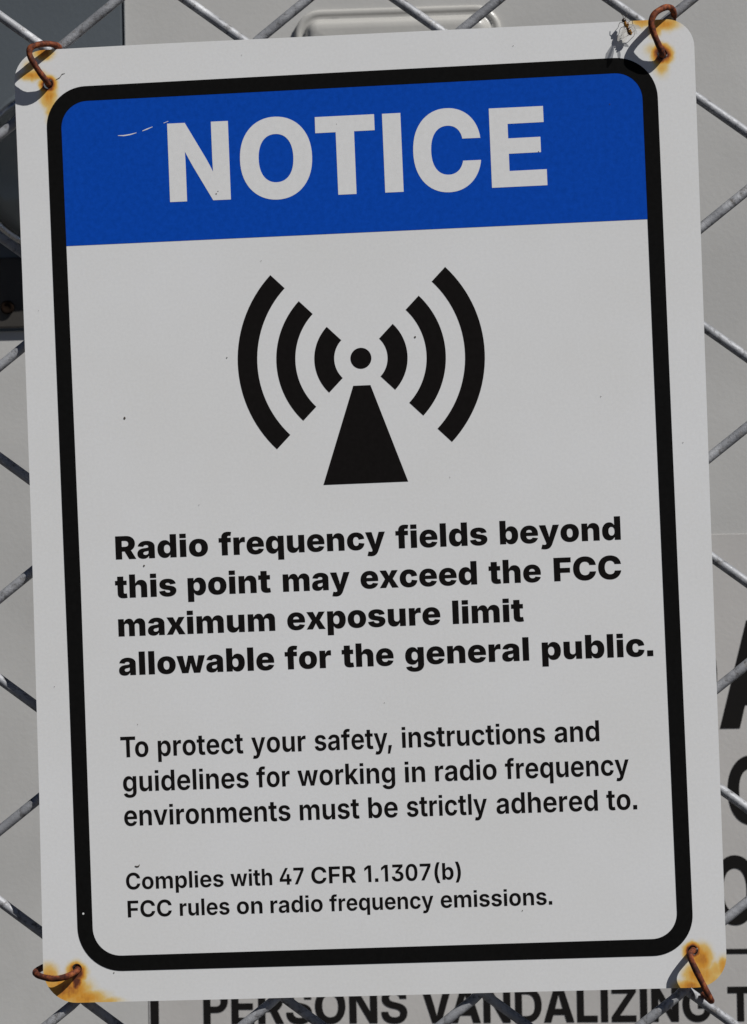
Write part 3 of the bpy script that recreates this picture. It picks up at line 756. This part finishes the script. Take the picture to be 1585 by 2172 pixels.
fence.rotation_euler.y = -math.radians(0.52)
fence.location = (-0.0008, 0, 1.5)
tag(fence, "galvanised chain-link fence with diamond mesh carrying the notice sign", "fence")
wm = tube_mesh("wire", wire_path(-19, 6), RW, 10)
for p in wm.polygons:
    p.use_smooth = True
wm.materials.append(M_zinc)
for k in range(-17, 21):
    w = bpy.data.objects.new("wire", wm)
    COL.objects.link(w)
    w.parent = fence
    jx = 0.0 if -1 <= k <= 7 else random.uniform(-1, 1) * 0.6 * mm
    w.location = (-113.0 * mm + k * PU + jx, 0, 169.6 * mm - (PV / 2 if k % 2 else 0))

# ================================================================== the notice sign
sign = frame("notice_sign")
tag(sign, "white metal NOTICE sign with blue header, black border and antenna symbol, wired to the fence", "sign")
HOLES = [(-114.2, 165.2), (115.0, 165.6), (-114.1, -165.7), (114.5, -164.4)]
outline = round_poly([(-127.0, 177.95), (-75, 178.3), (75, 178.35), (126.9, 178.5), (126.65, 0), (126.6, -178.0), (0, -178.3), (-126.95, -178.4), (-126.2, -100), (-125.95, 0), (-126.3, 95)],
                     [11.5, 0, 0, 10.5, 0, 11.5, 0, 12.5, 0, 0, 0], 12)
def soft(c, lim=60):
    return c
plate = link("plate", shape_mesh("plate", [MM(outline)] + [MM(circle(u, v, 1.85, 24)) for u, v in HOLES], 0.0, 0.0010), M_white, sign)
Y1, Y2, Y3 = -0.00006, -0.00010, -0.00014
PT = 0.00005
# border ring
bo = round_poly([(-115.25, 163.6), (0, 164.45), (112.75, 165.1), (113.6, 30), (114.95, -166.0), (-113.3, -167.0), (-113.6, -60)], [15.0, 0, 15.5, 0, 15.0, 16.5, 0], 16)
bi = round_poly([(-109.75, 158.1), (0, 158.75), (107.15, 159.4), (107.9, 30), (109.2, -159.8), (-107.6, -161.3), (-107.95, -20)], [10.0, 0, 10.0, 0, 9.5, 10.5, 0], 14)
link("border", shape_mesh("border", [MM(bo), MM(bi)], Y2, PT), M_black, sign)
# blue header: from the blue's lower edge up to under the border
hd = round_poly([(-111.5, 160.2), (0, 160.9), (109.5, 161.6), (109.3, 104.9), (-110.6, 104.05)], [12, 0, 12, 0, 0], 12)
link("blue_header", shape_mesh("blue_header", [MM(hd)], Y1, PT), M_blue, sign)
# header letters
def fit_letter(font, ch, x0, x1, z0, z1, shear=0.0):
    adv, cs = glyph(font, ch)
    xs = [x for c in cs for x, y in c]; ys = [y for c in cs for x, y in c]
    lx, hx, ly, hy = min(xs), max(xs), min(ys), max(ys)
    return [[((x0 + (x - lx) / (hx - lx) * (x1 - x0)) * mm - shear * (y - ly) / (hy - ly) * (z1 - z0) * mm,
              (z0 + (y - ly) / (hy - ly) * (z1 - z0)) * mm) for x, y in c] for c in cs]
def letter(ch, contours):
    o = link("letter", shape_mesh("letter", contours, Y2, PT, True), M_letter, sign)
    tag(o, "white capital letter %s of the header" % ch)
letter('N', fit_letter('N', 'N', -69.6, -46.75, 118.85, 148.22, 0.006))
letter('O', fit_letter('N', 'O', -42.85, -15.85, 118.05, 149.0))
letter('T', [MM([(-14.37, 148.15), (-14.37, 142.15), (-6.75, 142.2), (-6.55, 118.85), (0.25, 118.88), (0.1, 142.25), (7.8, 142.3), (7.75, 148.25)])])
letter('I', [MM([(10.72, 148.24), (10.95, 118.9), (17.8, 118.92), (17.55, 148.28)])])
letter('C', fit_letter('N', 'C', 21.85, 46.9, 118.0, 149.25))
letter('E', [MM([(50.4, 148.4), (50.6, 118.95), (71.1, 119.05), (71.05, 125.0), (57.3, 124.9), (57.25, 131.3), (69.15, 131.4), (69.1, 137.1),
                 (57.2, 137.0), (57.15, 142.4), (70.5, 142.5), (70.45, 148.45)])])

# antenna symbol
SYC = (-0.2, 57.75)
SYR = math.radians(0.3)
def sy(pts):
    c, s = math.cos(SYR), math.sin(SYR)
    return [((SYC[0] + x * c - y * s) * mm, (SYC[1] + x * s + y * c) * mm) for x, y in pts]
sym = link("mast", shape_mesh("mast", [sy([(-3.25, -10.1), (3.15, -10.1), (15.75, -46.45), (-15.8, -46.45)])], Y1, PT), M_text, sign)
link("antenna_dot", shape_mesh("antenna_dot", [sy(circle(0, 0, 3.9, 40))], Y1, PT), M_text, sign)
for r0, r1 in ((9.95, 17.35), (24.45, 31.55), (38.7, 46.0)):
    for side in (0, math.pi):
        a = [math.radians(-44.9) + math.radians(89.8) * k / 30 + side for k in range(31)]
        c = [(r1 * math.cos(t), r1 * math.sin(t)) for t in a] + [(r0 * math.cos(t), r0 * math.sin(t)) for t in reversed(a)]
        link("wave_arc", shape_mesh("wave_arc", [sy(c)], Y1, PT), M_text, sign)

# message
WORDS = [
 ('B', 'Radio', -94.38, -59.65, -13.31, 8.65),
 ('B', 'frequency', -55.55, 6.55, -13.31, 8.65),
 ('B', 'fields', 10.44, 44.4, -13.31, 8.65),
 ('B', 'beyond', 49.04, 93.52, -13.31, 8.65),
 ('B', 'this', -94.97, -72.01, -27.73, 8.65),
 ('B', 'point', -67.72, -36.65, -27.73, 8.65),
 ('B', 'may', -32.07, -7.08, -27.73, 8.65),
 ('B', 'exceed', -3.1, 40.06, -27.73, 8.65),
 ('B', 'the', 44.47, 63.68, -27.73, 8.65),
 ('B', 'FCC', 68.51, 93.24, -27.73, 8.65),
 ('B', 'maximum', -94.28, -35.49, -42.05, 8.65),
 ('B', 'exposure', -30.91, 26.02, -42.05, 8.65),
 ('B', 'limit', 30.56, 56.81, -42.05, 8.65),
 ('B', 'allowable', -94.54, -36.3, -56.56, 8.65),
 ('B', 'for', -32.28, -15.01, -56.56, 8.65),
 ('B', 'the', -11.03, 8.17, -56.56, 8.65),
 ('B', 'general', 12.51, 58.28, -56.56, 8.65),
 ('B', 'public.', 63.08, 103.91, -56.56, 8.65),
 ('M', 'To', -94.9, -84.47, -87.08, 7.65),
 ('M', 'protect', -80.9, -48.92, -87.08, 7.65),
 ('M', 'your', -45.8, -25.55, -87.08, 7.65),
 ('M', 'safety,', -22.21, 6.46, -87.08, 7.65),
 ('M', 'instructions', 10.29, 63.13, -87.08, 7.65),
 ('M', 'and', 66.63, 83.04, -87.08, 7.65),
 ('M', 'guidelines', -94.42, -47.34, -99.9, 7.65),
 ('M', 'for', -44.36, -31.91, -99.9, 7.65),
 ('M', 'working', -28.98, 7.21, -99.9, 7.65),
 ('M', 'in', 10.96, 18.35, -99.9, 7.65),
 ('M', 'radio', 22.12, 44.82, -99.9, 7.65),
 ('M', 'frequency', 47.99, 93.5, -99.9, 7.65),
 ('M', 'environments', -94.4, -32.13, -112.62, 7.65),
 ('M', 'must', -28.63, -6.48, -112.62, 7.65),
 ('M', 'be', -3.08, 7.77, -112.62, 7.65),
 ('M', 'strictly', 11.18, 40.87, -112.62, 7.65),
 ('M', 'adhered', 44.33, 81.62, -112.62, 7.65),
 ('M', 'to.', 84.86, 96.01, -112.62, 7.65),
 ('M', 'Complies', -94.49, -57.95, -136.26, 6.15),
 ('M', 'with', -55.28, -39.79, -136.26, 6.15),
 ('M', '47', -36.96, -27.94, -136.26, 6.15),
 ('M', 'CFR', -25.13, -8.56, -136.26, 6.15),
 ('M', '1.1307(b)', -5.36, 30.33, -136.26, 6.15),
 ('M', 'FCC', -94.21, -77.69, -146.61, 6.15),
 ('M', 'rules', -74.65, -56.07, -146.61, 6.15),
 ('M', 'on', -53.28, -43.77, -146.61, 6.15),
 ('M', 'radio', -40.72, -21.3, -146.61, 6.15),
 ('M', 'frequency', -18.74, 19.87, -146.61, 6.15),
 ('M', 'emissions.', 22.55, 63.61, -146.61, 6.15),
]
for font, text, u0, u1, v0, cap in WORDS:
    g = word_contours(font, text, u0 * mm, u1 * mm, v0 * mm, cap * mm, 0.0052)
    o = link("word", word_mesh("word", g, Y1, PT), M_text, sign)
    tag(o, 'printed word "%s"' % text)

# scratches through the blue ink
def stroke(pts, w):
    """tapered ribbon through the points"""
    P = [Vector(p) for p in pts]
    up, dn = [], []
    for i, p in enumerate(P):
        t = (P[min(i + 1, len(P) - 1)] - P[max(i - 1, 0)]).normalized()
        n = Vector((-t.y, t.x)) * (w / 2) * (1.0 if 0 < i < len(P) - 1 else 0.45)
        up.append(p + n); dn.append(p - n)
    return [(q.x, q.y) for q in up + dn[::-1]]
for pts in ([(-88.4, 144.6), (-86.2, 144.5), (-84.0, 144.75), (-81.4, 145.35)], [(-79.2, 145.9), (-77.5, 146.5), (-75.3, 147.3)], [(-71.1, 148.5), (-69.3, 149.1)]):
    link("scratch", shape_mesh("scratch", [MM(stroke(pts, 0.42))], Y2, PT), M_letter, sign)
# flecks of dirt
SPECK = [(-83.9, -16.4, .34), (-89.4, 38.9, .38), (20.2, 64.9, .36), (-50.2, 60.0, .22), (68.3, 131.7, .22), (-110.7, -145.5, .0), (-62.5, 5.5, .15), (95.1, 148.0, .16),
         (-100.2, -167.5, .2), (52.6, -148.2, .18), (31.3, 12.4, .13), (-36.2, 95.5, .12), (88.1, 40.2, .14), (-88.2, -75.4, .12), (4.2, -70.2, .12),
         (117.6, 22.1, .15), (-120.6, 80.3, .12), (-119.2, -60.4, .14), (60.3, 171.3, .13), (-52.2, 121.2, .26), (-51.5, 122.1, .2), (-6.3, 145.2, .12), (-40.9, 172.6, .12)]
cs = []
for u, v, r in SPECK:
    if r:
        cs.append([(x * random.uniform(.999, 1.0), z) for x, z in MM([(u + r * random.uniform(.6, 1.2) * math.cos(a), v + 1.2 * r * random.uniform(.6, 1.2) * math.sin(a)) for a in [k * math.pi / 4 for k in range(8)]])])
cs.append(MM(stroke([(-91.0, -128.05), (-90.3, -128.35), (-89.6, -128.2), (-89.2, -127.6)], 0.5)))
cs.append(MM(stroke([(-111.2, 166.6), (-109.6, 167.4), (-108.8, 168.6), (-107.6, 168.9)], 0.22)))
d = link("dirt_flecks", join_meshes("dirt_flecks", [shape_mesh("f", [c], Y3 - 0.00002, PT) for c in cs]), M_speck, sign)
d["kind"] = "stuff"
link("paint_chip", shape_mesh("paint_chip", [MM(circle(-111.0, -145.3, 0.4, 8))], Y3 - 0.00001, PT), M_letter, sign)

# ================================================================== rusty ties
def tie(path, label, r=1.18):
    t = frame("wire_tie")
    tag(t, label, "wire tie", "rusty wire ties fixing the sign")
    P = smooth_path([(u * mm, -h * mm, v * mm) for u, v, h in path], 7)
    rr = [r * mm * (1 + 0.035 * math.sin(i * 0.55) + random.uniform(-.015, .015)) for i in range(len(P))]
    o = link("wire_loop", tube_mesh("wire_loop", P, rr, 12), M_rust, t, True)
    return t
tie([(-112.5, 168.5, -9), (-113.8, 165.4, -4.5), (-114.1, 165.0, -0.5), (-114.4, 165.9, 2.6), (-116.2, 168.6, 4.6), (-118.3, 172.2, 5.8), (-119.6, 175.2, 6.3), (-119.3, 177.8, 6.0),
     (-116.6, 179.2, 4.8), (-113.6, 179.7, 3.0), (-111.0, 179.6, 0.4), (-109.8, 178.8, -4), (-110.5, 177.2, -9)],
    "rusty wire tie through the sign's upper left corner, above the blue header's end")
tie([(118.0, 171.0, -9), (115.6, 166.4, -4.5), (115.1, 165.4, -0.6), (114.9, 165.8, 2.4), (113.5, 168.8, 4.2), (111.9, 172.8, 5.4), (111.2, 176.4, 6.0), (112.4, 179.3, 5.8),
     (114.7, 181.2, 4.6), (117.1, 182.3, 3.0), (119.0, 182.2, 0.6), (119.9, 180.6, -2.2), (119.3, 178.0, -7)],
    "rusty wire tie looping over the sign's top edge beside the insect")
tie([(-117.0, -163.0, -9), (-114.6, -165.2, -4.5), (-113.9, -166.2, -0.4), (-115.2, -167.2, 2.2), (-118.6, -168.4, 3.2), (-122.6, -168.8, 3.1), (-126.4, -168.2, 2.4), (-129.0, -167.4, 1.0),
     (-130.1, -166.8, -2.0), (-128.5, -166.0, -8)],
    "rusty wire tie lying flat over the sign's left edge, in an orange rust stain")
tie([(111.0, -164.0, -9), (114.0, -164.0, -4.5), (114.6, -164.4, -0.4), (113.4, -164.9, 3.6), (113.4, -166.6, 5.0), (114.8, -170.2, 5.2), (117.0, -175.0, 4.9), (119.0, -179.4, 4.2),
     (120.3, -182.2, 2.6), (120.2, -183.0, -1.5), (118.0, -182.0, -9)],
    "dark rusty wire tie slanting off the sign's lower edge above the letter G")

# ================================================================== insect on the sign's top edge
M_gold, N, L, B = node_mat("golden_chitin", (0.30, 0.13, 0.02), 0.25, 0.35, 0.6)
geo = N.new("ShaderNodeNewGeometry").outputs["Position"]
L.new(ramp(N, L, noise(N, L, geo, 900, 2), [(0.42, (0.05, 0.025, 0.012)), (0.5, (0.34, 0.15, 0.02)), (0.7, (0.55, 0.27, 0.04))]), B.inputs["Base Color"])
M_darkch, _, _, _ = node_mat("dark_chitin", (0.035, 0.022, 0.014), 0.3)
M_wing, N, L, B = node_mat("insect_wing", (0.62, 0.6, 0.56), 0.25)
B.inputs["Alpha"].default_value = 0.42
ins = frame("winged_insect")
tag(ins, "small golden-brown winged insect clinging to the sign's top edge beside a tie", "insect")
def blob(name, c, ax, rx, rz, ry, mat, seg=14):
    """egg-shaped body segment: centre, long-axis angle in the sign plane, half sizes"""
    bm = bmesh.new()
    bmesh.ops.create_uvsphere(bm, u_segments=seg, v_segments=9, radius=1)
    ca, sa = math.cos(ax), math.sin(ax)
    for v in bm.verts:
        x, y, z = v.co.x * rx, v.co.y * ry, v.co.z * rz * (1 + 0.18 * v.co.x)
        v.co = Vector(((c[0] + x * ca - z * sa) * mm, (-c[2] + y) * mm, (c[1] + x * sa + z * ca) * mm))
    return link(name, bm_mesh(bm, name), mat, ins, True)
AX = math.radians(-66)
blob("head", (101.3, 178.3, 2.6), AX, 0.75, 0.85, 0.7, M_darkch)
blob("thorax", (102.1, 176.7, 2.8), AX, 1.25, 0.95, 0.9, M_gold)
ab = blob("abdomen", (103.1, 174.2, 2.5), AX, 1.7, 0.85, 0.8, M_gold)
for k in range(3):
    c = (102.65 + 0.33 * k, 175.2 - 0.85 * k, 2.5)
    bm = bmesh.new()
    P = [((c[0] + 0.88 * math.cos(t) * math.cos(AX + math.pi / 2)) * mm, (-c[2] - 0.84 * math.sin(t)) * mm, (c[1] + 0.88 * math.cos(t) * math.sin(AX + math.pi / 2)) * mm) for t in [math.pi * j / 10 for j in range(11)]]
    bm.free()
    link("abdomen_band", tube_mesh("abdomen_band", P, 0.13 * mm, 6), M_darkch, ins, True)
for sx, (tx, tz, th) in ((-1, (98.9, 170.6, 3.4)), (1, (105.9, 172.6, 4.6)), (-1, (100.8, 169.6, 4.4)), (1, (107.4, 175.0, 3.2))):
    root = Vector((102.2 + sx * 0.5, 176.6)); tip = Vector((tx, tz)); dd = (tip - root); n = Vector((-dd.y, dd.x)).normalized()
    w_ = dd.length * 0.17
    ctl = [root, root + dd * .35 + n * w_ * .8, root + dd * .75 + n * w_, tip + n * w_ * .25, tip - n * w_ * .3, root + dd * .7 - n * w_ * .8, root + dd * .3 - n * w_ * .4]
    bm = bmesh.new()
    vs = []
    for q in ctl:
        f_ = (q - root).length / dd.length
        vs.append(bm.verts.new((q.x * mm, -(2.9 + (th - 2.9) * f_) * mm, q.y * mm)))
    bm.faces.new(vs)
    ret = bmesh.ops.solidify(bm, geom=bm.faces[:], thickness=0.03 * mm)
    link("wing", bm_mesh(bm, "wing"), M_wing, ins)
for a, b, c_ in (((102.6, 177.3, 2.6), (104.2, 178.2, 2.4), (104.6, 176.9, 0.2)), ((102.9, 176.6, 2.5), (104.7, 176.4, 2.0), (105.5, 175.0, 0.1)), ((101.5, 177.0, 2.6), (99.9, 177.6, 2.4), (99.2, 176.3, 0.1)),
                 ((101.7, 176.1, 2.6), (100.0, 175.5, 2.2), (99.4, 174.0, 0.1)), ((102.4, 175.8, 2.5), (101.0, 173.6, 2.3), (101.2, 172.4, 0.1)), ((103.2, 176.0, 2.5), (105.0, 174.4, 2.2), (104.9, 172.9, 0.1)),
                 ((101.2, 178.6, 2.8), (101.0, 179.8, 3.4), (100.4, 180.6, 3.0)), ((101.5, 178.7, 2.8), (102.2, 179.8, 3.4), (102.6, 180.7, 3.0))):
    nm = "antenna" if a[1] > 178.4 else "leg"
    link(nm, tube_mesh(nm, smooth_path([(p[0] * mm, -p[2] * mm, p[1] * mm) for p in (a, b, c_)], 4), 0.10 * mm, 5), M_darkch, ins, True)
